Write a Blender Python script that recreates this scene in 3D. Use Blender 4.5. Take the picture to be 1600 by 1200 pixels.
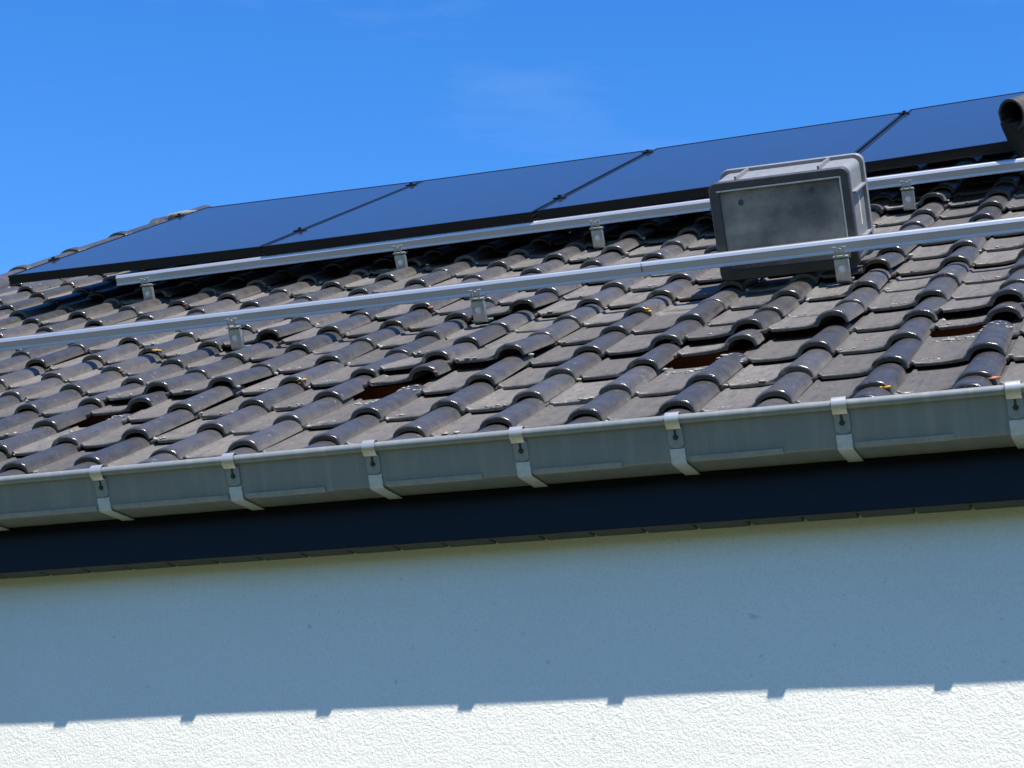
import bpy, bmesh, math, random
from mathutils import Vector, Matrix, noise
random.seed(11)
S = bpy.context.scene
for o in list(bpy.data.objects): bpy.data.objects.remove(o)
COL = S.collection
R = math.radians

# ---------------------------------------------------------------- camera
cd = bpy.data.cameras.new('camera'); cam = bpy.data.objects.new('camera', cd); COL.objects.link(cam)
cd.sensor_width = 36; cd.sensor_fit = 'HORIZONTAL'; cd.lens = 3177.1/1600*36
cd.clip_start = .05; cd.clip_end = 4000
r_ = Vector((0.9334972, 0.35843443, 0.01037989)); d_ = Vector((-0.09338671, 0.27095803, -0.95805045)); f_ = Vector((-0.34621079, 0.89336807, 0.28641157))
M = Matrix((r_, -d_, -f_)).transposed().to_4x4(); M.translation = Vector((0, -3.9577, 1.6047))
cam.matrix_world = M
S.camera = cam

# ---------------------------------------------------------------- sky, sun, exposure
SUN = Vector((.325, -.379, .867)).normalized()          # towards the sun
w = bpy.data.worlds.new('World'); S.world = w; w.use_nodes = True
nt = w.node_tree; nt.nodes.clear()
out = nt.nodes.new('ShaderNodeOutputWorld'); bg = nt.nodes.new('ShaderNodeBackground')
sky = nt.nodes.new('ShaderNodeTexSky'); sky.sky_type = 'NISHITA'; sky.sun_disc = False
sky.sun_elevation = math.asin(SUN.z); sky.sun_rotation = math.atan2(SUN.x, SUN.y)
sky.altitude = 100; sky.air_density = 1.0; sky.dust_density = .15; sky.ozone_density = 4.0
hs = nt.nodes.new('ShaderNodeHueSaturation'); hs.inputs['Saturation'].default_value = 1.33; hs.inputs['Hue'].default_value = .508
tc = nt.nodes.new('ShaderNodeTexCoord'); mp = nt.nodes.new('ShaderNodeMapping'); mp.inputs['Scale'].default_value = (2.2, 2.2, 11)
mp.inputs['Rotation'].default_value = (0, R(22), R(10))
nz = nt.nodes.new('ShaderNodeTexNoise'); nz.inputs['Scale'].default_value = 2.3; nz.inputs['Detail'].default_value = 7; nz.inputs['Roughness'].default_value = .6
cr = nt.nodes.new('ShaderNodeMapRange'); cr.inputs[1].default_value = .56; cr.inputs[2].default_value = .85; cr.inputs[3].default_value = 0; cr.inputs[4].default_value = .075
mx = nt.nodes.new('ShaderNodeMix'); mx.data_type = 'RGBA'; mx.inputs[7].default_value = (4.2, 4.8, 5.4, 1)
L = nt.links.new
L(tc.outputs['Generated'], mp.inputs[0]); L(mp.outputs[0], nz.inputs['Vector']); L(nz.outputs[0], cr.inputs[0]); L(cr.outputs[0], mx.inputs[0])
L(sky.outputs[0], hs.inputs['Color']); L(hs.outputs[0], mx.inputs[6]); L(mx.outputs[2], bg.inputs[0]); L(bg.outputs[0], out.inputs[0])
bg.inputs[1].default_value = .128
sl = bpy.data.lights.new('sun', 'SUN'); sl.energy = 4.6; sl.angle = R(.53); sl.color = (1, .955, .88)
so = bpy.data.objects.new('sun', sl); COL.objects.link(so); so.rotation_euler = (-SUN).to_track_quat('-Z', 'Y').to_euler(); so.location = SUN*30
vs = S.view_settings; vs.view_transform = 'Standard'; vs.look = 'None'; vs.gamma = 1; vs.use_curve_mapping = False; vs.exposure = .93

# ---------------------------------------------------------------- helpers
TH = R(29.59); CT, ST = math.cos(TH), math.sin(TH)
BZ = 2.77                                             # height of the gutter bead
U = Vector((0, CT, ST)); N = Vector((0, -ST, CT)); XV = Vector((1, 0, 0))
K = 1.025                                             # module of the roof: tiles, rails and panels are measured in it
O = Vector((0, .1635, BZ + .0623))
def RP(x, u, h): return O + (XV*x + U*u + N*h)*K      # roof coordinates: along the eave, up the slope, off the slope
RB = Matrix((XV, U, N)).transposed().to_4x4()
def RM(x, u, h): m = RB @ Matrix.Diagonal((K, K, K, 1)); m.translation = RP(x, u, h); return m

def link(name, me, mat=None, parent=None, mw=None):
    o = bpy.data.objects.new(name, me); COL.objects.link(o)
    if mat is not None and me is not None and not me.materials: me.materials.append(mat)
    if parent is not None: o.parent = parent
    if mw is not None: o.matrix_basis = mw
    return o
def mesh(name, verts, faces, smooth=False):
    me = bpy.data.meshes.new(name); me.from_pydata([tuple(v) for v in verts], [], faces); me.validate(); me.update()
    if smooth: me.polygons.foreach_set('use_smooth', [True]*len(me.polygons))
    return me
def from_bm(name, bm, smooth=False, angle=None):
    me = bpy.data.meshes.new(name); bmesh.ops.recalc_face_normals(bm, faces=bm.faces[:])
    if smooth:
        for f in bm.faces: f.smooth = True
        if angle:
            for e in bm.edges:
                if len(e.link_faces) == 2 and e.calc_face_angle(0) > R(angle): e.smooth = False
    bm.to_mesh(me); bm.free(); return me
def bbox(bm, a, b, bev=0, m=None, seg=2):
    r = bmesh.ops.create_cube(bm, size=1)
    c = [(p+q)/2 for p, q in zip(a, b)]; s = [abs(q-p) for p, q in zip(a, b)]
    vs_ = r['verts']
    for v in vs_: v.co = Vector((v.co.x*s[0]+c[0], v.co.y*s[1]+c[1], v.co.z*s[2]+c[2]))
    if bev:
        es = list({e for v in vs_ for e in v.link_edges})
        rr = bmesh.ops.bevel(bm, geom=es, offset=bev, segments=seg, affect='EDGES', profile=.6)
        vs_ = list({v for f in rr['faces'] for v in f.verts} | {v for v in vs_ if v.is_valid})
    if m is not None: bmesh.ops.transform(bm, matrix=m, verts=vs_)
    return vs_
def box_me(name, a, b, bev=0, seg=2):
    bm = bmesh.new(); bbox(bm, a, b, bev, None, seg); return from_bm(name, bm, bool(bev), 40)
def cyl(bm, p, q, r, seg=16, r2=None):
    p, q = Vector(p), Vector(q); d = q-p
    rr = bmesh.ops.create_cone(bm, cap_ends=True, segments=seg, radius1=r, radius2=r if r2 is None else r2, depth=d.length)
    m = d.to_track_quat('Z', 'Y').to_matrix().to_4x4(); m.translation = (p+q)/2
    bmesh.ops.transform(bm, matrix=m, verts=rr['verts']); return rr['verts']
def extrude_profile(name, pts, x0, x1, closed=True, smooth=False, cuts=1, jitter=0):
    """profile of (y,z) points swept along x"""
    n = len(pts); V = []; F = []
    xs = [x0+(x1-x0)*i/cuts for i in range(cuts+1)]
    for x in xs:
        jy = jitter*(noise.noise(Vector((x*1.7, 3, 1)))) if jitter else 0; jz = jitter*(noise.noise(Vector((x*1.3, 9, 5)))) if jitter else 0
        V += [(x, p[0]+jy, p[1]+jz) for p in pts]
    for k in range(cuts):
        for i in range(n if closed else n-1):
            j = (i+1) % n; F.append((k*n+i, k*n+j, (k+1)*n+j, (k+1)*n+i))
    if closed: F += [tuple(range(n))[::-1], tuple(range(cuts*n, cuts*n+n))]
    bm = bmesh.new(); vv = [bm.verts.new(v) for v in V]
    for f in F: bm.faces.new([vv[i] for i in f])
    return from_bm(name, bm, smooth, 35)
def sheet_profile(pts, t):
    """give an open (y,z) polyline a thickness t to its right-hand side, return closed outline"""
    P = [Vector(p) for p in pts]; off = []
    for i, p in enumerate(P):
        d = Vector((0, 0))
        if i: d += (P[i]-P[i-1]).normalized()
        if i < len(P)-1: d += (P[i+1]-P[i]).normalized()
        d.normalize(); nrm = Vector((-d.y, d.x)); off.append(p+nrm*t)
    return [tuple(p) for p in P] + [tuple(p) for p in off[::-1]]
def tag(o, label=None, cat=None, group=None, kind=None):
    if label: o['label'] = label
    if cat: o['category'] = cat
    if group: o['group'] = group
    if kind: o['kind'] = kind
    return o
def empty(name, mw=None, label=None, cat=None, group=None):
    o = link(name, None, None, None, mw); o.empty_display_size = .1; return tag(o, label, cat, group)

# ---------------------------------------------------------------- materials
class NT:
    def __init__(s, name):
        s.m = bpy.data.materials.new(name); s.m.use_nodes = True; s.t = s.m.node_tree; s.b = s.t.nodes['Principled BSDF']
    def n(s, typ, **kw):
        x = s.t.nodes.new(typ)
        for k, v in kw.items(): setattr(x, k, v)
        return x
    def l(s, a, b): s.t.links.new(a, b)
    def pos(s): return s.n('ShaderNodeNewGeometry').outputs['Position']
    def objc(s): return s.n('ShaderNodeTexCoord').outputs['Object']
    def noise(s, vec, scale, detail=4, rough=.55, dist=0, stretch=None):
        if stretch:
            m = s.n('ShaderNodeMapping'); m.inputs['Scale'].default_value = stretch; s.l(vec, m.inputs[0]); vec = m.outputs[0]
        x = s.n('ShaderNodeTexNoise'); x.inputs['Scale'].default_value = scale; x.inputs['Detail'].default_value = detail
        x.inputs['Roughness'].default_value = rough; x.inputs['Distortion'].default_value = dist; s.l(vec, x.inputs['Vector']); return x.outputs[0]
    def rng(s, v, a, b, c=0, d=1):
        x = s.n('ShaderNodeMapRange'); s.l(v, x.inputs[0])
        for i, q in enumerate((a, b, c, d)): x.inputs[i+1].default_value = q
        return x.outputs[0]
    def mix(s, fac, a, b):
        x = s.n('ShaderNodeMix', data_type='RGBA')
        for i, q in ((0, fac), (6, a), (7, b)):
            if hasattr(q, 'is_linked'): s.l(q, x.inputs[i])
            elif isinstance(q, (int, float)): x.inputs[i].default_value = q
            else: x.inputs[i].default_value = (*q, 1)
        return x.outputs[2]
    def math(s, op, a, b=None):
        x = s.n('ShaderNodeMath', operation=op)
        for i, q in ((0, a), (1, b)):
            if q is None: continue
            if hasattr(q, 'is_linked'): s.l(q, x.inputs[i])
            else: x.inputs[i].default_value = q
        return x.outputs[0]
    def set(s, name, v):
        i = s.b.inputs[name]
        if hasattr(v, 'is_linked'): s.l(v, i)
        elif isinstance(v, (int, float)): i.default_value = v
        else: i.default_value = (*v, 1)
    def bump(s, h, strength=.3, dist=.002, prev=None):
        x = s.n('ShaderNodeBump'); x.inputs['Strength'].default_value = strength; x.inputs['Distance'].default_value = dist
        s.l(h, x.inputs['Height'])
        if prev is not None: s.l(prev, x.inputs['Normal'])
        return x.outputs[0]

def m_tile():
    t = NT('tile_clay'); p = t.pos()
    at = t.n('ShaderNodeAttribute'); at.attribute_name = 'prof'; prof = at.outputs['Fac']
    ay = t.n('ShaderNodeAttribute'); ay.attribute_name = 'along'; al = ay.outputs['Fac']
    rv = t.n('ShaderNodeAttribute'); rv.attribute_name = 'shade'
    oi = t.n('ShaderNodeObjectInfo'); rnd = oi.outputs['Random']
    big = t.noise(p, 3.5, 5, .6); med = t.noise(p, 24, 6, .65); fin = t.noise(p, 160, 4, .7)
    streak = t.noise(p, 9, 5, .6, .4, (7, 1, 1))
    base = t.mix(med, (.027, .0255, .0265), (.052, .0475, .0450))
    dust = t.math('MULTIPLY', t.rng(prof, .018, .0, .16, 1), t.rng(t.math('ADD', t.math('MULTIPLY', t.math('ADD', streak, med), .5), t.math('MULTIPLY', fin, .5)), .50, .86))
    c = t.mix(dust, base, (.134, .119, .102))
    grime = t.math('MULTIPLY', t.rng(al, .035, .0, 0, 1), t.rng(med, .4, .62))
    c = t.mix(t.math('MULTIPLY', grime, .6), c, (.07, .064, .048))
    c = t.mix(t.rng(t.noise(p, 48, 6, .72), .53, .68, 0, .7), c, (.022, .021, .020))
    lich = t.rng(t.noise(p, 70, 5, .65), .62, .70, 0, .75)
    c = t.mix(t.math('MULTIPLY', lich, t.rng(big, .42, .6)), c, (.30, .29, .25))
    rust = t.math('MULTIPLY', t.rng(t.noise(p, 11, 5, .65), .58, .72, 0, .6), t.rng(fin, .32, .6))
    c = t.mix(t.math('MULTIPLY', rust, t.rng(prof, .02, .004, .25, 1)), c, (.165, .098, .07))
    hv = t.n('ShaderNodeHueSaturation'); gr = t.noise(p, 430, 3, .7); c = t.mix(t.rng(gr, .35, .7, 0, .38), c, (.022, .020, .019)); t.l(c, hv.inputs['Color']); t.l(t.rng(rnd, 0, 1, .62, 1.32), hv.inputs['Value'])
    t.set('Base Color', hv.outputs[0])
    t.set('Roughness', t.math('MULTIPLY', t.math('ADD', t.rng(med, .3, .7, .30, .46), t.math('MULTIPLY', dust, .34)), t.math('ADD', t.rng(al, .004, .012, .48, 1), t.rng(prof, .012, .004, 0, .45))))
    t.set('Specular IOR Level', .6)
    t.set('Normal', t.bump(gr, .3, .0006, t.bump(fin, .4, .0014, t.bump(med, .35, .004))))
    return t.m
def m_wall():
    t = NT('white_render'); p = t.pos()
    a = t.noise(p, 150, 4, .6, .7); b = t.noise(p, 420, 3, .65, .3); g = t.noise(p, 1.2, 5, .6); d = t.noise(p, 40, 2, .5)
    c = t.mix(t.rng(g, .35, .7), (.78, .755, .665), (.72, .70, .62))
    pits = t.rng(t.noise(p, 33, 3, .5), .70, .76, 0, .5)
    c = t.mix(pits, c, (.42, .42, .39))
    gv = t.noise(p, 170, 4, .7, .4); c = t.mix(t.rng(gv, .48, .72, 0, .42), c, (.50, .48, .42)); t.set('Base Color', c); t.set('Roughness', .92); t.set('Specular IOR Level', .2)
    h = t.math('ADD', t.rng(a, .36, .62), t.math('MULTIPLY', b, .35))
    t.set('Normal', t.bump(h, .42, .0022, t.bump(d, .2, .006))); return t.m
def m_zinc():
    t = NT('zinc_gutter'); p = t.pos()
    a = t.noise(p, 2.5, 5, .6, .3, (.6, 2, 2)); b = t.noise(p, 60, 5, .7); st = t.noise(p, 5, 5, .65, 0, (7, .5, .5))
    c = t.mix(t.rng(a, .3, .7), (.178, .192, .188), (.215, .226, .218))
    c = t.mix(t.rng(st, .48, .75, 0, .5), c, (.31, .31, .29)); c = t.mix(t.rng(b, .66, .76, 0, .3), c, (.36, .36, .34))
    t.set('Base Color', c); t.set('Metallic', .2); t.set('Roughness', t.rng(b, .3, .7, .40, .52))
    t.set('Normal', t.bump(a, .15, .01, t.bump(b, .08, .001))); return t.m
def m_metal(name, col, rough, metal=1, n=60, var=.12, aniso=False):
    t = NT(name); p = t.objc(); a = t.noise(p, n, 5, .65, 0, (.06, 1, 1) if aniso else None); b = t.noise(p, 7, 4, .6)
    c = t.mix(t.rng(a, .3, .7), col, tuple(x*(1-var*2) for x in col)); c = t.mix(t.rng(b, .5, .8, 0, .25), c, tuple(x*.7 for x in col))
    t.set('Base Color', c); t.set('Metallic', metal); t.set('Roughness', t.rng(a, .3, .7, rough-.06, rough+.1)); t.set('Normal', t.bump(a, .08, .001)); return t.m
def m_plain(name, col, rough=.6, var=.3, scale=30, bump=.1, spec=.5, col2=None, stretch=None):
    t = NT(name); p = t.pos(); a = t.noise(p, scale, 5, .65, 0, stretch)
    t.set('Base Color', t.mix(t.rng(a, .3, .7), col, col2 or tuple(x*(1-var) for x in col))); t.set('Roughness', rough); t.set('Specular IOR Level', spec)
    t.set('Normal', t.bump(a, bump, .002)); return t.m
def m_glass():
    t = NT('panel_glass'); p = t.objc(); a = t.noise(p, 5, 5, .6); f = t.noise(p, 700, 2, .5)
    sm = t.noise(p, 3, 6, .7, .6, (1, 5, 1))
    c = t.mix(t.rng(sm, .62, .8, 0, .12), (.024, .021, .024), (.10, .102, .11))
    br = t.n('ShaderNodeTexBrick'); br.offset = 0; br.inputs['Scale'].default_value = 1; br.inputs['Brick Width'].default_value = .1707; br.inputs['Row Height'].default_value = .0908; br.inputs['Mortar Size'].default_value = .0016
    t.l(p, br.inputs['Vector']); c = t.mix(t.math('MULTIPLY', br.outputs['Fac'], .22), c, (.055, .058, .07))
    t.set('Base Color', c); t.set('Roughness', t.rng(a, .3, .7, .07, .14)); t.set('IOR', 1.35); t.set('Specular IOR Level', .5)
    t.set('Normal', t.bump(f, .05, .0004, t.bump(a, .04, .004))); return t.m
def m_crate():
    t = NT('grey_crate_plastic'); p = t.objc()
    a = t.noise(p, 11, 10, .78); big = t.noise(p, 4.5, 3, .5); b = t.noise(p, 60, 8, .8)
    def scratch(rot, sc, st):
        m = t.n('ShaderNodeMapping'); m.inputs['Rotation'].default_value = (0, R(rot), 0); m.inputs['Scale'].default_value = st; t.l(p, m.inputs[0]); return t.noise(m.outputs[0], sc, 6, .7)
    s1 = scratch(24, 20, (1, 1, 16)); s2 = scratch(-38, 26, (1, 1, 18)); s3 = scratch(70, 22, (1, 1, 20))
    c = t.mix(t.rng(big, .40, .60), (.085, .086, .088), (.34, .315, .265)); c = t.mix(t.rng(a, .42, .66, 0, .75), c, (.10, .10, .105))
    c = t.mix(t.rng(b, .52, .78, 0, .45), c, (.36, .345, .31))
    for s_, k in ((s1, .5), (s2, .4), (s3, .35)): c = t.mix(t.rng(s_, .62, .72, 0, k), c, (.42, .405, .37))
    t.set('Base Color', c); t.set('Roughness', t.rng(b, .3, .7, .45, .65)); t.set('Normal', t.bump(b, .2, .0012)); return t.m
def m_grass():
    t = NT('lawn'); p = t.pos(); a = t.noise(p, .6, 6, .7); b = t.noise(p, 30, 4, .7)
    c = t.mix(a, (.055, .075, .023), (.085, .098, .040)); c = t.mix(t.rng(b, .4, .7, 0, .6), c, (.034, .048, .015))
    t.set('Base Color', c); t.set('Roughness', .9); t.set('Normal', t.bump(b, .8, .03)); return t.m
def m_wood():
    t = NT('batten_wood'); p = t.pos(); a = t.noise(p, 22, 5, .6, .5, (.15, 1, 1))
    t.set('Base Color', t.mix(a, (.20, .08, .032), (.36, .16, .07))); t.set('Roughness', .75); t.set('Normal', t.bump(a, .3, .003)); return t.m
MT = dict(pale_strip=m_metal('pale_zinc', (.28, .295, .29), .5, .2), blocker_green=m_plain('blocker_foliage', (.055, .076, .026), .95, .55, 1.3, .8, .2), neck=m_plain('shade_dark_clay', (.022, .021, .020), .8, .5, 30, .5, .3), tile=m_tile(), wall=m_wall(), zinc=m_zinc(), glass=m_glass(), crate=m_crate(), grass=m_grass(), wood=m_wood(),  # neck: clay colour darkened to stand in for the panel's shade
  clip=m_metal('bright_clip_steel', (.60, .575, .52), .36, .7), strap=m_metal('zinc_strap', (.60, .62, .61), .42, .3),
  alu=m_metal('rail_aluminium', (.50, .50, .51), .38, .6, 120, .06, True), steel=m_metal('galvanised_steel', (.50, .53, .53), .36, .65, 45, .2), bolt=m_metal('bright_bolt', (.8, .8, .8), .3, .4),
  screw=m_metal('dark_screw', (.06, .06, .06), .45, .6), frame=m_plain('black_frame', (.005, .0055, .007), .36, .2, 80, .03, .4),
  fascia=m_plain('navy_fascia', (.004, .0055, .010), .30, .25, 18, .05, .16, None, (.3, 2, 2)), soffit=m_plain('anthracite_soffit', (.075, .075, .072), .55, .3, 25, .05),
  crate_edge=m_plain('grey_crate_edge', (.22, .222, .225), .45, .3, 40, .06), crate_dark=m_plain('crate_base_frame', (.062, .062, .064), .45, .3, 40, .06),
  wear=m_plain('scuffed_plastic', (.70, .67, .55), .6, .35, 60, .1),
  tape=m_plain('paper_label_strip', (.72, .66, .52), .7, .25, 60, .05), sarking=m_plain('roof_boarding', (.22, .095, .045), .85, .5, 12, .1),
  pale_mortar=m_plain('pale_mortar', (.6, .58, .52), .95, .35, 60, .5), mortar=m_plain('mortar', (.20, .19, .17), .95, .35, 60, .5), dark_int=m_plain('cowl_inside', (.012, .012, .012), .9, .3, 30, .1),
  cowl=m_plain('cowl_clay', (.075, .065, .055), .7, .45, 30, .4, .4, (.025, .024, .022)),
  lichen=m_plain('pale_lichen_glint', (.42, .41, .35), .95, .6, 160, .6), ochre=m_plain('ochre_lichen', (.62, .36, .05), .9, .3, 160, .6), chip=m_plain('bare_terracotta', (.48, .17, .085), .85, .35, 90, .4))

# ---------------------------------------------------------------- ground
g = link('lawn', mesh('lawn', [(-900, -900, 0), (900, -900, 0), (900, 900, 0), (-900, 900, 0)], [(0, 1, 2, 3)]), MT['grass']); tag(g, kind='structure')

# unseen wooded bank, added behind the camera to block the low sky
V = []; F = []; na, nr_ = 90, 9
for a in range(na+1):
    t_ = R(176+188*a/na)
    for k in range(nr_):
        f = k/(nr_-1); rr_ = 15+26*f+2*noise.noise(Vector((a*.35, k*.7, 0)))
        V.append((rr_*math.cos(t_)-1, rr_*math.sin(t_)-3, (6.0*math.sin(min(1, f*1.6)*math.pi/2)*(1-max(0, f-.6)*2.4) + 1.3*noise.noise(Vector((a*.5, k*1.1, 4))))*(1 if k else 0) - .02))
for a in range(na):
    for k in range(nr_-1): i = a*nr_+k; F.append((i, i+nr_, i+nr_+1, i+1))
tag(link('low_sky_blocker', mesh('low_sky_blocker', V, F, True), MT['blocker_green']), kind='structure')

# ---------------------------------------------------------------- house
XL, XR = -5.18, 1.55                                   # in roof modules
WL, WR = XL*K, XR*K
GY = .2345; SZ = BZ-.196                               # wall plane, soffit underside
RIDGE_U = 5.06
house = empty('house', Matrix.Translation((0, GY, 0)), 'white rendered house with dark tiled roof and navy eaves board', 'house')
HI = Matrix.Translation((0, -GY, 0))
ry = RP(0, RIDGE_U, -.16); ey = SZ
outline = [(GY, -.02), (2*ry.y-GY, -.02), (2*ry.y-GY, ey), (ry.y, ry.z), (GY+.05, RP(0, .2, -.16).z), (GY, ey+.015)]
def to_house(me): me.transform(HI); return me
link('wall', to_house(extrude_profile('wall', outline, WL+.06, WR-.06)), MT['wall'], house)
fy = .1500
link('fascia', to_house(box_me('fascia', (WL, fy, SZ-.004), (WR, fy+.02, BZ+.012), .002, 1)), MT['fascia'], house)
bw = .118; x = WL
sb = to_house(box_me('soffit_board', (0, fy+.0202, SZ), (bw-.006, GY-.001, SZ+.012), .002, 1))
while x < WR-.02:
    link('soffit_board', sb, MT['soffit'], house, Matrix.Translation((x, 0, random.uniform(-.0006, .0006)))); x += bw
link('soffit_backing', to_house(box_me('soffit_backing', (WL, fy+.0202, SZ+.0135), (WR, GY-.001, SZ+.02))), MT['fascia'], house)
# roof: boarding under the tiles, battens, tiles, ridge and verge tiles
deck = [(RP(0, -.01, -.105).y, RP(0, -.01, -.105).z)]
a, b = RP(0, .10, -.094), RP(0, RIDGE_U, -.094); a2, b2 = RP(0, .10, -.125), RP(0, RIDGE_U, -.125); Y2 = 2*b.y
prof = [(a.y, a.z), (b.y, b.z), (Y2-a.y, a.z), (Y2-a2.y, a2.z), (b2.y, b2.z), (a2.y, a2.z)]
roof = link('roof', to_house(extrude_profile('roof', prof, WL+.03, WR)), MT['sarking'], house)
RH = HI                                               # children of the roof share the house frame
def rchild(name, me, mat, mw): return link(name, me, mat, roof, RH @ mw)
# back slope covering
p1, p2 = RP(0, -.05, -.0), RP(0, RIDGE_U, -.0)
bk = link('back_slope_covering', to_house(extrude_profile('back_slope_covering', [(Y2-p1.y, p1.z), (Y2-p2.y, p2.z), (Y2-p2.y, p2.z-.05), (Y2-p1.y, p1.z-.05)], WL+.03, WR)), MT['tile'], roof)

# --- tile mesh
TW, TG, TL = .2065, .238, .312                         # cover width, gauge, tile length
X0, U0 = -2.817, -.050                                 # centre of roll of column 0, nose of course 0
STEP, THK = .0135, .0095
def tile_mesh(name, seed, length=TL, chip=True):
    rnd = random.Random(seed)
    P = [(-.196, -.004), (-.1615, -.002), (-.1585, .0040), (-.1525, .0042), (-.1490, -.0008), (-.12, -.0014), (-.088, -.0014), (-.064, -.0004), (-.0490, .0018)]
    nr = 11; RW, RHH = .0375, .0255
    def arc(k, w, h):
        a = math.pi*(1-k/(nr-1)); return (w*math.cos(a), h*max(math.sin(a), 0)**.9)
    for k in range(nr):
        x, z = arc(k, RW, RHH); P.append((x-(.002*(1-k/3) if k < 3 else 0), (.002+z) if k else .0055))
    P[-1] = (.0392, -.0015)
    inner = []
    for i, (x, z) in enumerate(P):
        if i < 9: inner.append((x, z-THK))
        else:
            k = i-9; x, z = arc(k, RW-.0090, RHH-.0105); inner.append((x, z+.0005))
    inner[9] = (-.036, -THK+.002); inner[-1] = (.0325, -.0045)
    ys = [-.0004, .0006, .0026, .0060, .012, .030, .036, .11, .20, length]
    ez = [-.0042, -.0024, -.0010, -.0002, 0, 0, 0, 0, 0, 0]
    fl = [.0010, .0012, .0013, .0013, .0012, .0009, .0, -.0004, .0004, .0]    # thickened nose rim
    V = []; F = []; A = []; B = []
    n = len(P)
    def tilt(y): return -y*(STEP/TG)
    wob = [rnd.uniform(-.0008, .0008) for _ in P]; nib = [0.0]*n
    if chip:
        for _ in range(rnd.randint(0, 3)): nib[rnd.randrange(n)] = rnd.uniform(.003, .009)
    for j, y in enumerate(ys):
        for i, (x, z) in enumerate(P):
            roll = i >= 9
            k = (z-.002)/RHH if roll else 0
            # round the edge along the local normal: down on the pan, inwards on the roll
            e = ez[j]
            if roll:
                tp = 1.06-.15*min(1, max(0, y)/.26); ca = x/RW; xx = x*tp*(1+fl[j]*7) + e*ca*.8; zz = .002+(z-.002)*tp + fl[j]*max(k, .2) + e*max(.25, min(1, k*1.2))
            else: xx = x; zz = z + e + fl[j]*.4
            zz += wob[i]*(1 if j < 6 else .3)
            yy = y + (rnd.uniform(-.0007, .0007) if j < 3 else 0) + (nib[i]*(1-j/4) if j < 4 else 0)
            V.append((xx, yy, zz+tilt(y))); A.append(z); B.append(y)
    for j in range(len(ys)-1):
        for i in range(n-1): F.append((j*n+i, j*n+i+1, (j+1)*n+i+1, (j+1)*n+i))
    # underside: nose edge, a little way in, tail
    b0 = len(V); yu = [.0004, .06, length]
    for y in yu:
        for i, (x, z) in enumerate(inner): tq = (1.05-.15*min(1, y/.26)) if i >= 10 else 1; V.append((x*tq, y, z*(tq if z > 0 else 1)+tilt(y))); A.append(z); B.append(y)
    for j in range(len(yu)-1):
        for i in range(n-1): F.append((b0+j*n+i, b0+(j+1)*n+i, b0+(j+1)*n+i+1, b0+j*n+i+1))
    for i in range(n-1): F.append((i, b0+i, b0+i+1, i+1))
    m = len(ys)-1
    for i in range(n-1): F.append((m*n+i, m*n+i+1, b0+2*n+i+1, b0+2*n+i))
    for e, flip in ((0, False), (n-1, True)):
        q = [j*n+e for j in range(len(ys))] + [b0+2*n+e, b0+n+e, b0+e]
        F.append(tuple(q if flip else q[::-1]))
    bm = bmesh.new(); vv = [bm.verts.new(v) for v in V]
    for f in F: bm.faces.new([vv[i] for i in f])
    me = from_bm(name, bm, True, 62)
    for nm, vals in (('prof', A), ('along', B)):
        at = me.attributes.new(nm, 'FLOAT', 'POINT'); at.data.foreach_set('value', vals)
    me.materials.append(MT['tile']); return me
TILES = [tile_mesh('roof_tile', s) for s in range(9)]
slid = {0, 4, 8, 11}
hook_low = [-2.884, -2.095, -1.038]; hook_up = [-3.856, -2.827, -2.09, -1.027]
IMIN = math.ceil((XL-X0)/TW); IMAX = math.floor((XR-.06-X0)/TW); JMAX = int((RIDGE_U-.02-U0)/TG)
tiles = []                                            # (i, j, matrix, variant)
for j in range(-1, JMAX+1):
    for i in range(IMIN, IMAX+1):
        rd = random.Random(i*97+j*1013+5)
        x = X0+TW*i+rd.uniform(-.0022, .0022); u = (U0+TG*j if j >= 0 else U0-.095)+rd.uniform(-.004, .004); h = rd.uniform(-.0008, .0022) - (.0095 if j < 0 else 0)
        rx = rd.uniform(-.2, .35); rz = rd.gauss(0, .6); ryy = rd.uniform(-.6, .6)
        if rd.random() < .18: h += rd.uniform(.002, .008); rx -= rd.uniform(.2, .9)
        cut = 0
        if j == 2 and i in slid: u += .150; h += .004; rz += rd.uniform(-1, 1); rx += 1.0
        if j == 3 and i in slid: h += .024; rx += 3.2; u += .012
        if j == 3 and i-1 in slid: h += .021; rx += 3.0; ryy += .8
        if j == 2 and i-1 in slid: h += .002
        if j == 4 and i in slid: h += .006; rx += .8
        for hx, jj in [(q, 6) for q in hook_low]+[(q, 11) for q in hook_up]:
            if j == jj and x-.17 < hx < x+.04: h += .016; rx += 2.2; ryy += -.4
            if j == jj+1 and x-.17 < hx < x+.04: h += .005; rx += 1
        m = RM(x, u, h) @ Matrix.Rotation(R(rz), 4, 'Z') @ Matrix.Rotation(R(-rx), 4, 'X') @ Matrix.Rotation(R(ryy), 4, 'Y')
        tiles.append((i, j, m, rd.randrange(len(TILES))))
iv = M.inverted()
def scr(p):
    q = iv @ p
    return (q.x/-q.z*3177.1+800, 600-q.y/-q.z*3177.1, -q.z)
def visible_size(t):
    i, j, m, v = t
    p = m @ Vector((-.08, .1, .01)); sx, sy, dz = scr(p); px = X0+TW*i; uu = U0+TG*j
    if sx < -60 or sx > 1660: return 0
    if uu > 2.75 and px > -4.45: return 0              # under the panels
    return 1/dz
order = sorted(tiles, key=visible_size, reverse=True)
ids = set(id(t) for t in order[:300] if visible_size(t) > 0)
restV = []; 
bmr = bmesh.new(); 
for t in tiles:
    i, j, m, v = t
    if id(t) in ids:
        rchild('roof_tile', TILES[v], None, m)
    else:
        k = len(bmr.verts); bmr.from_mesh(TILES[v]); bmr.verts.ensure_lookup_table()
        bmesh.ops.transform(bmr, matrix=m, verts=bmr.verts[k:])
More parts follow.
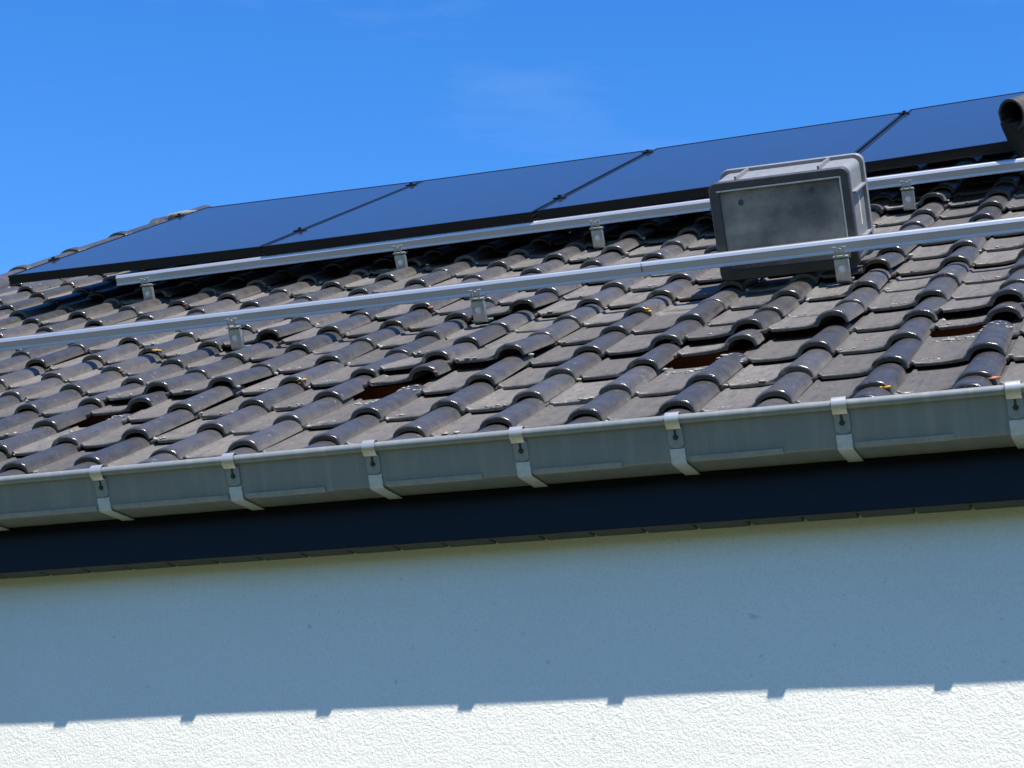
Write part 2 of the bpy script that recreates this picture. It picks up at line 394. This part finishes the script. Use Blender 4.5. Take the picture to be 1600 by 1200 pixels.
rest = bpy.data.meshes.new('outlying_roof_tiles'); bmr.to_mesh(rest); bmr.free(); rest.materials.clear(); rest.materials.append(MT['tile'])
tag(rchild('outlying_roof_tiles', rest, None, Matrix.Identity(4)), kind='stuff')
# --- battens
bt = box_me('batten', (XL+.05, -.02, -.048), (XR-.05, .02, 0), .002, 1)
for j in range(0, JMAX+1):
    rchild('batten', bt, MT['wood'], RM(0, U0+TG*j+TL-.015, -.031))
rchild('batten', box_me('eaves_batten', (XL+.05, -.02, -.06), (XR-.05, .02, 0), .002, 1), MT['wood'], RM(0, .12, -.030))
# --- verge and ridge tiles: half-round with a collar at the lower / left end
def barrel_mesh(name, L_, r=.088, hgt=.075, seed=0):
    rd = random.Random(seed); ys = [0, .008, .045, .055, .2, L_+.03]; fl = [1.10, 1.17, 1.15, 1.0, .99, .96]; n = 13; V = []; F = []; A = []; B = []
    for y, f in zip(ys, fl):
        for k in range(n):
            a = math.pi*k/(n-1); V.append((r*f*math.cos(a), y, hgt*f*math.sin(a)-.02)); A.append(.03); B.append(y)
    for y, f in zip(ys, fl):
        for k in range(n):
            a = math.pi*k/(n-1); V.append((r*(f-.17)*math.cos(a), y, hgt*(f-.17)*math.sin(a)-.02)); A.append(.03); B.append(y)
    m = len(ys); q = m*n
    for j in range(m-1):
        for k in range(n-1):
            F.append((j*n+k, (j+1)*n+k, (j+1)*n+k+1, j*n+k+1)); F.append((q+j*n+k, q+j*n+k+1, q+(j+1)*n+k+1, q+(j+1)*n+k))
    for k in range(n-1): F.append((k, k+1, q+k+1, q+k)); F.append(((m-1)*n+k, q+(m-1)*n+k, q+(m-1)*n+k+1, (m-1)*n+k+1))
    for j in range(m-1):
        for e in (0, n-1): F.append((j*n+e, (j+1)*n+e, q+(j+1)*n+e, q+j*n+e))
    bm = bmesh.new(); vv = [bm.verts.new(v) for v in V]
    for f in F: bm.faces.new([vv[i] for i in f])
    me = from_bm(name, bm, True, 40)
    for nm, vals in (('prof', A), ('along', B)):
        at = me.attributes.new(nm, 'FLOAT', 'POINT'); at.data.foreach_set('value', vals)
    me.materials.append(MT['tile']); return me
VL = .45; vb = barrel_mesh('verge_tile', VL, .075, .062)
VX = XL-.005
for k in range(12):
    u = 4.62-VL*k+VL
    if u+VL < -.1: break
    if u < -.05: continue
    rchild('verge_tile', vb, None, RM(VX, u, .022) @ Matrix.Rotation(R(random.uniform(-.5, .5)), 4, 'Z'))
    ms = bmesh.new(); bmesh.ops.create_icosphere(ms, subdivisions=2, radius=.03)
    for vtx in ms.verts: vtx.co *= 1+.35*noise.noise(vtx.co*60+Vector((k*3, 0, 0)))
    rchild('mortar_dab', from_bm('mortar_dab', ms, True), MT['mortar'], RM(VX+.055, u+.03, .03))
rchild('verge_mortar', box_me('verge_mortar', (.052, 3.45, -.03), (.076, 4.15, .012), .006, 2), MT['pale_mortar'], RM(VX, 0, 0))
rb = barrel_mesh('ridge_tile', .40, .095, .07)
apex = RP(0, RIDGE_U, 0)
x = WL-.03; k = 0
while x < WR-.1:
    m = Matrix.Translation((x, apex.y, apex.z-.022+(.03 if k == 0 else 0))) @ Matrix.Rotation(-math.pi/2, 4, 'Z')
    rchild('ridge_tile', rb, None, m); x += .40; k += 1
ms = bmesh.new(); bmesh.ops.create_icosphere(ms, subdivisions=2, radius=.06)
for vtx in ms.verts: vtx.co *= 1+.4*noise.noise(vtx.co*30)
rchild('mortar_dab', from_bm('mortar_dab', ms, True), MT['mortar'], Matrix.Translation((WL+.16, apex.y-.05, apex.z+.045)) @ Matrix.Diagonal((1.7, 1, .45, 1)))

# --- lichen, chips and glint-like crumbs on the tiles
def blobs(name, spots, mat, flat=.3):
    bm = bmesh.new()
    for p, r, m in spots:
        k = len(bm.verts); rr = bmesh.ops.create_icosphere(bm, subdivisions=1, radius=r)
        s = random.uniform(0, 99)
        for vtx in rr['verts']:
            c = vtx.co; c *= 1+.55*noise.noise(c*(2/r)+Vector((s, s, 0))); c.z *= flat
        bmesh.ops.transform(bm, matrix=Matrix.Translation(p) @ m.to_3x3().to_4x4() @ Matrix.Diagonal((random.uniform(.7, 1.9), random.uniform(.6, 1.1), 1, 1)), verts=rr['verts'])
    o = rchild(name, from_bm(name, bm, True), mat, Matrix.Identity(4)); tag(o, kind='stuff')
pale, och, chp, crumbs = [], [], [], []
for t in order[:300]:
    i, j, m, v = t
    rd = random.Random(i*31+j*17)
    if rd.random() < .38: # crust along the pan nose
        c0 = rd.uniform(-.15, -.07)
        for _ in range(rd.randint(1, 6)):
            x = c0+rd.uniform(-.03, .03); pale.append((m @ Vector((max(-.148, min(-.06, x)), rd.uniform(.0, .012), .0005)), rd.choice((.002, .003, .004, .0055)), m))
    if rd.random() < .5:  # pale crumb at the roll foot, standing in for a glint as well as lichen
        crumbs.append((m @ Vector((.047+rd.uniform(-.002, .012), rd.uniform(-.01, .02), -.004)), rd.uniform(.003, .007), m))
    if rd.random() < .10:  # ring of lichen on the pan
        cx, cy = rd.uniform(-.13, -.08), rd.uniform(.012, .03)
        for a in range(14): pale.append((m @ Vector((cx+.022*math.cos(a*.45), cy+.010*math.sin(a*.45), -.0015-cy*.057)), rd.uniform(.002, .0036), m))
    for _ in range(rd.randint(0, 2)):
        y = rd.uniform(.02, .2); pale.append((m @ Vector((rd.uniform(-.145, -.06), y, -.0012-y*.057)), rd.uniform(.0012, .003), m))
    if rd.random() < .07: chp.append((m @ Vector((.033, .002, .010)), rd.uniform(.006, .011), m))
    if rd.random() < .07: y = rd.uniform(.01, .15); chp.append((m @ Vector((rd.uniform(-.14, -.06), y, -.001-y*.057)), rd.uniform(.004, .008), m))
for (i, j) in ((6, 5), (10, 0), (-2, 6), (2, 3)):
    for t in tiles:
        if t[0] == i and t[1] == j:
            for _ in range(5): och.append((t[2] @ Vector((.030+random.uniform(-.012, .008), random.uniform(-.002, .008), .014+random.uniform(-.006, .006))), random.uniform(.004, .008), t[2]))
for i in slid:            # mortar crumbs on the tile laid bare below each gap
    for t in tiles:
        if t[0] == i and t[1] == 1:
            for _ in range(26):
                pale.append((t[2] @ Vector((random.uniform(-.15, -.04), TG+random.uniform(-.006, .03), -.0145+random.uniform(0, .002))), random.uniform(.002, .006), t[2]))
            for _ in range(16):
                a = random.uniform(.2, 2.9); pale.append((t[2] @ Vector((.036*math.cos(a), TG+random.uniform(.0, .05), .0255*math.sin(a)-.0135)), random.uniform(.002, .006), t[2]))
blobs('lichen', pale, MT['lichen'], .35); blobs('lichen_glint_crumbs', crumbs, MT['lichen'], .8); blobs('ochre_lichen', och, MT['ochre'], .5); blobs('terracotta_chips', chp, MT['chip'], .35)

# ---------------------------------------------------------------- gutter
gut = empty('gutter', Matrix.Translation((0, 0, BZ)), 'grey zinc box gutter with rolled front edge below the tiles', 'gutter')
tl = R(26.5); FD = Vector((0, math.sin(tl), -math.cos(tl))); FN = Vector((0, -math.cos(tl), -math.sin(tl)))   # down the face / outwards
br_ = .0103; bc = (.0060, -.0085)
fbY, fbZ = .0447, -.0896
poly = [(bc[0]+.004, bc[1]-.006), (fbY-.0035, fbZ+.0075), (fbY-.001, fbZ+.0022), (fbY+.005, fbZ), (.1455, fbZ), (.1455, -.002)]
link('channel', extrude_profile('channel', sheet_profile(poly, .0012), WL-.01, WR, True, False, 90, .0020), MT['zinc'], gut)
ring = [(bc[0]+br_*math.cos(a*math.pi/9), bc[1]+br_*math.sin(a*math.pi/9)) for a in range(18)]
link('bead', extrude_profile('bead', ring, WL-.01, WR, True, True, 90, .0020), MT['zinc'], gut)
pale_strip = [(fbY-.0052, fbZ+.0088), (fbY-.0028, fbZ+.0040), (fbY-.0012, fbZ+.0014), (fbY+.0065, fbZ-.0010)]
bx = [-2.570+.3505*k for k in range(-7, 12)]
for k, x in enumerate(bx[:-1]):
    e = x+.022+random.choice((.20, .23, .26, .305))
    link('pale_strip', extrude_profile('pale_strip', sheet_profile([(p[0]-.0020, p[1]-.0012) for p in pale_strip], .0012), x+.022, min(e, bx[k+1]-.018), True, False), MT['pale_strip'], gut)  # added strips in paler zinc imitate a reflected band low on the face
def bracket_meshes():
    hw = .0160
    rr = br_+.0046
    clip = [(bc[0]+rr*math.cos(a), bc[1]+rr*math.sin(a)) for a in [math.pi*(-.05+1.32*k/14) for k in range(15)]]
    tip = Vector((0, bc[0], bc[1])) + FN*(.0062) + FD*.0180
    clip += [(tip.y, tip.z)]
    c = extrude_profile('clip', sheet_profile(clip, -.0013), -hw*.95, hw*.95, True, True)
    A0 = Vector((0, bc[0]+.004, bc[1]-.006))
    def fp(s, o): q = A0+FD*s+FN*o; return (q.y, q.z)
    # tab with a rounded lower end
    bm = bmesh.new(); outl = [(-hw, .0), (hw, .0), (hw, .034)]
    outl += [(hw*math.cos(a), .034+hw*.62*math.sin(a)) for a in [math.pi*k/8 for k in range(1, 8)]] + [(-hw, .034)]
    vf = []; vbk = []
    for (xx, s) in outl:
        q = A0+FD*(s+.010)+FN*.0052; vf.append(bm.verts.new((xx, q.y, q.z))); q = A0+FD*(s+.010)+FN*.0012; vbk.append(bm.verts.new((xx, q.y, q.z)))
    bm.faces.new(vf); bm.faces.new(vbk[::-1]); nn = len(vf)
    for i in range(nn): bm.faces.new((vf[i], vbk[i], vbk[(i+1) % nn], vf[(i+1) % nn]))
    tab = from_bm('tab', bm)
    # screw and slot
    bm = bmesh.new(); p = A0+FD*.030+FN*.0050; q = A0+FD*.030+FN*.0085
    cyl(bm, p, q, .0046, 6, .0040); cyl(bm, p, p+FN*.0010, .0060, 18)
    scr_ = from_bm('screw', bm, True, 35)
    bm = bmesh.new(); bbox(bm, (-.0026, -.006, 0), (.0026, .006, .0008), 0, Matrix.Translation(A0+FD*.0195+FN*.0051) @ Matrix((XV, FD, FN)).transposed().to_4x4())
    slot = from_bm('slot', bm)
    # lug wrapping the lower corner and running back under the channel
    pth = []
    for s, o in ((.0545, .0012), (.0555, .0050), (.062, .0062), (.072, .0052)): pth.append(fp(s, o))
    pth += [(fbY-.0052, fbZ+.004), (fbY-.003, fbZ-.0022), (fbY+.004, fbZ-.0050), (.147, fbZ-.0050)]
    lug = extrude_profile('strap', sheet_profile(pth, .0022), -hw, hw, True, True)
    return c, tab, scr_, slot, lug
clipm, tabm, scrm, slotm, lugm = bracket_meshes()
for k, x in enumerate(bx):
    x += random.uniform(-.004, .004)
    m = Matrix.Translation((x, 0, 0))
    b = link('bracket', lugm, MT['strap'], gut, m)
    ro = Matrix.Translation((-.003*random.random(), 0, 0))
    link('clip', clipm, MT['clip'], b, ro); link('tab', tabm, MT['pale_strip'], b); link('screw', scrm, MT['screw'], b); link('slot', slotm, MT['screw'], b)

# ---------------------------------------------------------------- mounting rails
RTH = .120
def rail(label, x0, x1, u0, h0, u1=None, h1=None):
    """top front edge runs from (x0,u0,h0) to (x1,u1,h1)"""
    u1 = u0 if u1 is None else u1; h1 = h0 if h1 is None else h1
    a, b = RP(x0, u0, h0), RP(x1, u1, h1); d = (b-a).normalized(); up = (N-d*N.dot(d)).normalized(); fw = up.cross(d)
    m = Matrix((d, fw, up)).transposed().to_4x4() @ Matrix.Diagonal((K, K, K, 1)); m.translation = a; Ln = (b-a).length/K
    e = empty('mounting_rail', m, label, 'rail', 'bare aluminium mounting rails')
    # profile (y up the slope, z off the slope): C-channel with lips, a groove and a foot flange
    pr = [(.0085, 0), (.0045, -.0030), (.0012, -.0085), (.0002, -.0105), (.0016, -.0120), (.0016, -.0300), (.0, -.0325), (-.0012, -.0365), (-.0006, -.0385), (.0310, -.0385), (.0316, -.0365), (.0300, -.0325), (.0290, -.0300), (.0290, -.0110), (.0302, -.0095), (.0296, -.0070), (.0215, 0),
          (.0195, 0), (.0195, -.004), (.0265, -.010), (.0265, -.022), (.004, -.022), (.004, -.010), (.0105, -.004), (.0105, 0)]
    link('extrusion', extrude_profile('extrusion', pr, 0, Ln, True), MT['alu'], e)
    return e, m, Ln
r1, m1, L1 = rail('long aluminium rail passing in front of the grey crate, nearer the gutter', -4.75, XR-.5, 1.322, RTH)
r2, m2, L2 = rail('aluminium rail just below the solar panels, its left end in view', -3.992, XR-.5, 2.540, RTH+.001, 2.552, RTH+.001)
bm = bmesh.new(); bbox(bm, (-.0, .0, 0), (.0018, .0006, .024)); 
sp = link('joint', from_bm('joint', bm), MT['screw'], r1, Matrix.Translation((-1.60+4.75, -.0004, -.0255)))

# ---------------------------------------------------------------- roof hooks
def hook(x, uf, utop, label, tiltz=0):
    e = empty('roof_hook', RM(x, uf, 0), label, 'roof hook', 'galvanised roof hooks holding the rails')
    w_ = .019
    # face plate bent back over its top; rises from under the tile nose
    pth = [(.06, .002), (.012, .003), (.003, .006), (-.001, .012), (-.001, .060), (.001, .068), (.006, .072), (.040, .0725)]
    link('plate', extrude_profile('plate', sheet_profile(pth, -.004), -w_, w_, True, True), MT['steel'], e)
    bm = bmesh.new()
    for s in (-1, 1):   # side flanges of the folded plate
        bbox(bm, (s*w_-(.0035 if s > 0 else 0), .0012, .012), (s*w_+(0 if s > 0 else .0035), .016, .064), .001)
    link('side_flange', from_bm('side_flange', bm, True, 40), MT['steel'], e)
    bm = bmesh.new(); cyl(bm, (0, -.001, .042), (0, -.0065, .042), .0072, 6); cyl(bm, (0, -.001, .042), (0, -.0022, .042), .0095, 20)
    link('bolt', from_bm('bolt', bm, True, 35), MT['bolt'], e)
    # rail clamp standing on the bent top: base, two prongs with hooked ends, hex nut
    dz = RTH-.039-.0725
    bm = bmesh.new(); bbox(bm, (-.021, -.008, .0735), (.021, .012, .0775), .001)
    for s in (-1, 1):
        bbox(bm, (s*.011-.0032, -.0065, .0765), (s*.011+.0032, -.0035, .100), .0008)
        bbox(bm, (s*.013-.0060, -.0085, .0985), (s*.013+.0060, -.0020, .1035), .0012)
    bbox(bm, (-.016, -.0065, .084), (.016, -.0042, .0885), .0008)
    link('clamp', from_bm('clamp', bm, True, 40), MT['steel'], e)
    bm = bmesh.new(); cyl(bm, (0, -.0095, .094), (0, -.004, .094), .0062, 6); link('nut', from_bm('nut', bm), MT['steel'], e)
    return e
for x, l in zip(hook_up, ('hook under the upper rail nearest its open left end', 'second hook from the left under the upper rail', 'hook under the upper rail left of the grey crate', 'hook under the upper rail right of the grey crate')):
    hook(x, 2.515, 2.545, 'galvanised '+l)
for x, l in zip(hook_low, ('hook nearest the left picture edge under the lower rail', 'hook midway along the lower rail, left of the crate', 'hook in front of the crate under the lower rail')):
    hook(x, 1.302, 1.322, 'galvanised '+l)

# ---------------------------------------------------------------- solar panels
PW, PL, PH, PT = 1.046, 1.655, .155, .034
def sag(x): return .0048*(x+2.55)**2
def panel_mesh():
    bm = bmesh.new(); fw = .011
    # frame: outer wall with two grooves, top lip, built as swept profile on four sides (mitred)
    pr = [(fw, 0), (0, 0), (0, -.006), (.0012, -.007), (.0012, -.013), (0, -.014), (0, -.0215), (.0012, -.0225), (.0012, -.028), (0, -.029), (0, -PT), (.03, -PT), (.03, -PT+.002), (.004, -PT+.002), (.004, -.006), (fw, -.006)]
    cs = [(0, 0, 1, 1), (PW, 0, -1, 1), (PW, PL, -1, -1), (0, PL, 1, -1)]; rings = []
    for (cx, cy, sx, sy) in cs: rings.append([bm.verts.new((cx+sx*o, cy+sy*o, z)) for o, z in pr])
    n = len(pr)
    for a in range(4):
        for k in range(n):
            q = (k+1) % n; bm.faces.new((rings[a][k], rings[a][q], rings[(a+1) % 4][q], rings[(a+1) % 4][k]))
    return from_bm('frame', bm)
PFR = panel_mesh(); PFR.materials.append(MT['frame'])
PGL = box_me('glass', (.0112, .0112, -.0055), (PW-.0112, PL-.0112, -.0016)); PGL.materials.append(MT['glass'])
SEAM = [-4.470, -3.376, -2.315, -1.252, -.190]
PU = [2.556, 2.548, 2.568, 2.634]
plabel = ['leftmost of the four black solar panels, beside the roof verge', 'black solar panel second from the left, between two seams', 'black solar panel directly behind the grey crate', 'rightmost black solar panel, cut off by the picture edge']
def panel(k):
    xa = SEAM[k]+.006; xb = SEAM[k+1]-.006
    sx = (xb-xa)/PW
    a, b = RP(xa, PU[k], PH+sag(xa)), RP(xb, PU[k], PH+sag(xb)); d = (b-a).normalized(); up = (N-d*N.dot(d)).normalized(); fw = up.cross(d)
    m = Matrix((d, fw, up)).transposed().to_4x4() @ Matrix.Diagonal((K, K, K, 1)); m.translation = a
    e = empty('solar_panel', m @ Matrix.Rotation(R((-.12, .05, 0, .05)[k]), 4, 'Z') @ Matrix.Diagonal((sx, 1, 1, 1)), plabel[k], 'solar panel', 'black solar panels in a row')
    link('frame', PFR, None, e); link('glass', PGL, None, e)
for k in range(4): panel(k)
# clamps on the seams and on the free left edge
def clamp(x, u, end, label):
    e = empty('panel_clamp', RM(x, u, PH+sag(x)), label, 'clamp', 'small black panel clamps')
    bm = bmesh.new()
    bbox(bm, (-.021, -.02, .0006), (.021, .02, .0046), .0012) if not end else bbox(bm, (-.012, -.02, .0006), (.016, .02, .0046), .0012)
    bbox(bm, (-.0045, -.02, -.05), (.0045, .02, .0008)) if not end else bbox(bm, (-.012, -.02, -.036), (-.0075, .02, .0012))
    link('body', from_bm('body', bm, True, 40), MT['frame'], e)
    bm = bmesh.new(); cyl(bm, (0, 0, .0044), (0, 0, .0115), .0072, 14); link('bolt', from_bm('bolt', bm, True, 35), MT['steel' if end is None else 'frame'], e)
sn = ['between the first and second solar panels', 'between the second and third solar panels', 'on the seam right of the crate']
for k, (x, ul, uu) in enumerate(((-3.377, 2.90, 4.07), (-2.315, 2.86, 4.10), (-1.252, 2.89, 4.15))):
    if k < 2: clamp(x, ul, False, 'black clamp on the seam %s, lower one' % sn[k])
    clamp(x, uu, False, 'black clamp %s, near the top edge' % sn[k])
clamp(-4.470, 2.90, True, 'black end clamp on the outer edge of the leftmost panel, lower one')
clamp(-4.472, 3.98, True, 'black end clamp on the outer edge of the leftmost panel, near the ridge')

# ---------------------------------------------------------------- crate lying on its side, base towards the eave
CX0, CX1, CU, CH0, CH1, CDP = -1.392, -1.000, 1.374, .030, .308, .215
cm_ = RM(CX0, CU, CH0) @ Matrix.Rotation(R(.25), 4, 'Y')
cr_ = empty('storage_crate', cm_, 'worn grey plastic crate lying on its side behind the lower rail', 'crate')
cw, ch = CX1-CX0, CH1-CH0
def rrect(x0, z0, x1, z1, r, n=6):
    P = []
    for cx, cz, a0 in ((x1-r, z1-r, 0), (x0+r, z1-r, 90), (x0+r, z0+r, 180), (x1-r, z0+r, 270)):
        for k in range(n+1): a = R(a0+90*k/n); P.append((cx+r*math.cos(a), cz+r*math.sin(a)))
    return P
def loft(rings, cap0=False, cap1=False, close=False):
    bm = bmesh.new(); R_ = [[bm.verts.new((x, y, z)) for x, z in pts] for y, pts in rings]; n = len(R_[0])
    for a in range(len(R_)-1 if not close else len(R_)):
        b = (a+1) % len(R_)
        for k in range(n): q = (k+1) % n; bm.faces.new((R_[a][k], R_[a][q], R_[b][q], R_[b][k]))
    if cap0: bm.faces.new(R_[0][::-1])
    if cap1: bm.faces.new(R_[-1])
    return bm
g_ = .013
def cr(i, r=.022): return rrect(i, i, cw-i, ch-i, max(r-i*.4, .006))
# base frame: raised rounded rim around the recessed base panel
bm = loft([(.010, cr(.030)), (.002, cr(.028)), (0, cr(.0265)), (0, cr(.003)), (.003, cr(0)), (.020, cr(0)), (.024, cr(.003)), (.026, cr(.009))])
link('base_frame', from_bm('base_frame', bm, True, 35), MT['crate_dark'], cr_)
bm = bmesh.new(); bbox(bm, (.026, .0085, .026), (cw-.026, .013, ch-.026))
bp = link('base_panel', from_bm('base_panel', bm), MT['crate'], cr_)
# scuffed inner edge line of the base frame
wl = [('wear_line', (.022, -.0012, ch-.0275), (cw-.023, .0042, ch-.0232)), ('wear_line', (cw-.0275, -.0012, .03), (cw-.0235, .0042, ch-.0278))]
for nm, a, b in wl: link(nm, box_me(nm, a, b, .0008, 1), MT['wear'], cr_)
for px_, pz_ in ((.085, .215), (.285, .225)):   # moulded dimples
    bm = bmesh.new(); vs2 = bmesh.ops.create_uvsphere(bm, u_segments=16, v_segments=8, radius=.009)['verts']
    for vtx in vs2: vtx.co = Vector((vtx.co.x*.9+px_, vtx.co.y*.22+.0088, vtx.co.z+pz_))
    link('dimple', from_bm('dimple', bm, True), MT['crate_dark'], cr_)
# body walls (hollow, open at the far end)
i0 = .004
bm = loft([(.022, cr(i0)), (CDP-.012, cr(i0-.003)), (CDP-.012, cr(i0-.001)), (.030, cr(i0+.004))], False, True)
link('body', from_bm('body', bm, True, 35), MT['crate_edge'], cr_)
def cro(o, r=.026): return rrect(-o, -o*.2, cw+o, ch+o, r)
bm = loft([(CDP-.022, cro(-.001)), (CDP-.022, cro(.0085)), (CDP-.019, cro(.010)), (CDP-.003, cro(.010)), (CDP, cro(.008)), (CDP, cro(-.004)), (CDP-.012, cro(-.006))])
link('rim', from_bm('rim', bm, True, 35), MT['crate_edge'], cr_)
for px_ in (.075, cw-.085):                      # ribs on the upper side
    bm = bmesh.new(); bbox(bm, (px_-.003, .024, ch-.010), (px_+.003, CDP-.022, ch+.009), .001); link('rib', from_bm('rib', bm, True, 40), MT['crate_edge'], cr_)
for pz_ in (.07, ch-.075):                       # ribs on the flank
    for xx in (cw-.006, -.010):
        bm = bmesh.new(); bbox(bm, (xx, .024, pz_-.003), (xx+.016, CDP-.022, pz_+.003), .001); link('rib', from_bm('rib', bm, True, 40), MT['crate_edge'], cr_)
link('label_strip', box_me('label_strip', (cw-.0040, .115, .10), (cw-.0018, .128, .185)), MT['tape'], cr_)
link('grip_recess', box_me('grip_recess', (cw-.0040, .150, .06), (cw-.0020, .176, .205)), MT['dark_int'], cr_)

# ---------------------------------------------------------------- vent cowl at the right edge
vc = empty('vent_cowl', RM(-.672, 2.606, 0), 'dark clay vent cowl rising beside the rightmost solar panel', 'vent')
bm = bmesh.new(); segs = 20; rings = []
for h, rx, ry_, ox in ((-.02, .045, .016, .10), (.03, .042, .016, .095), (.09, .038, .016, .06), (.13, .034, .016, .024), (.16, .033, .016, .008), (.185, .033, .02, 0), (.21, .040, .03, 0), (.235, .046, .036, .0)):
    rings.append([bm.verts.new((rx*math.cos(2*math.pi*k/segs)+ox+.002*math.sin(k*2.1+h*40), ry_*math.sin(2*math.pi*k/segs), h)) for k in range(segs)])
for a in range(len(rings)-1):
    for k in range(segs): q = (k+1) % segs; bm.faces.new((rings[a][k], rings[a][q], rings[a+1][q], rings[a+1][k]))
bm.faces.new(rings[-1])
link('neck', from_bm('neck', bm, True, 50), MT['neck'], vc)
ax = Vector((-.42, -.86, -.05)).normalized(); mB = ax.to_track_quat('Z', 'Y').to_matrix().to_4x4(); mB.translation = Vector((.016, .02, .262))
def ringv(r, z, sq=1.12): return [(r*math.cos(2*math.pi*k/24)*1.0, r*math.sin(2*math.pi*k/24)*sq, z) for k in range(24)]
bm = bmesh.new(); rs = [[bm.verts.new(p) for p in ringv(r, z)] for r, z in ((.030, -.085), (.041, -.070), (.0445, 0), (.0465, .045), (.0470, .052), (.0405, .052), (.038, .0), (.034, -.055))]
for a in range(len(rs)-1):
    for k in range(24): q = (k+1) % 24; bm.faces.new((rs[a][k], rs[a][q], rs[a+1][q], rs[a+1][k]))
bm.faces.new(rs[0][::-1])
for vtx in bm.verts: vtx.co *= 1+.05*noise.noise(vtx.co*70)
link('hood', from_bm('hood', bm, True, 45), MT['cowl'], vc, mB)
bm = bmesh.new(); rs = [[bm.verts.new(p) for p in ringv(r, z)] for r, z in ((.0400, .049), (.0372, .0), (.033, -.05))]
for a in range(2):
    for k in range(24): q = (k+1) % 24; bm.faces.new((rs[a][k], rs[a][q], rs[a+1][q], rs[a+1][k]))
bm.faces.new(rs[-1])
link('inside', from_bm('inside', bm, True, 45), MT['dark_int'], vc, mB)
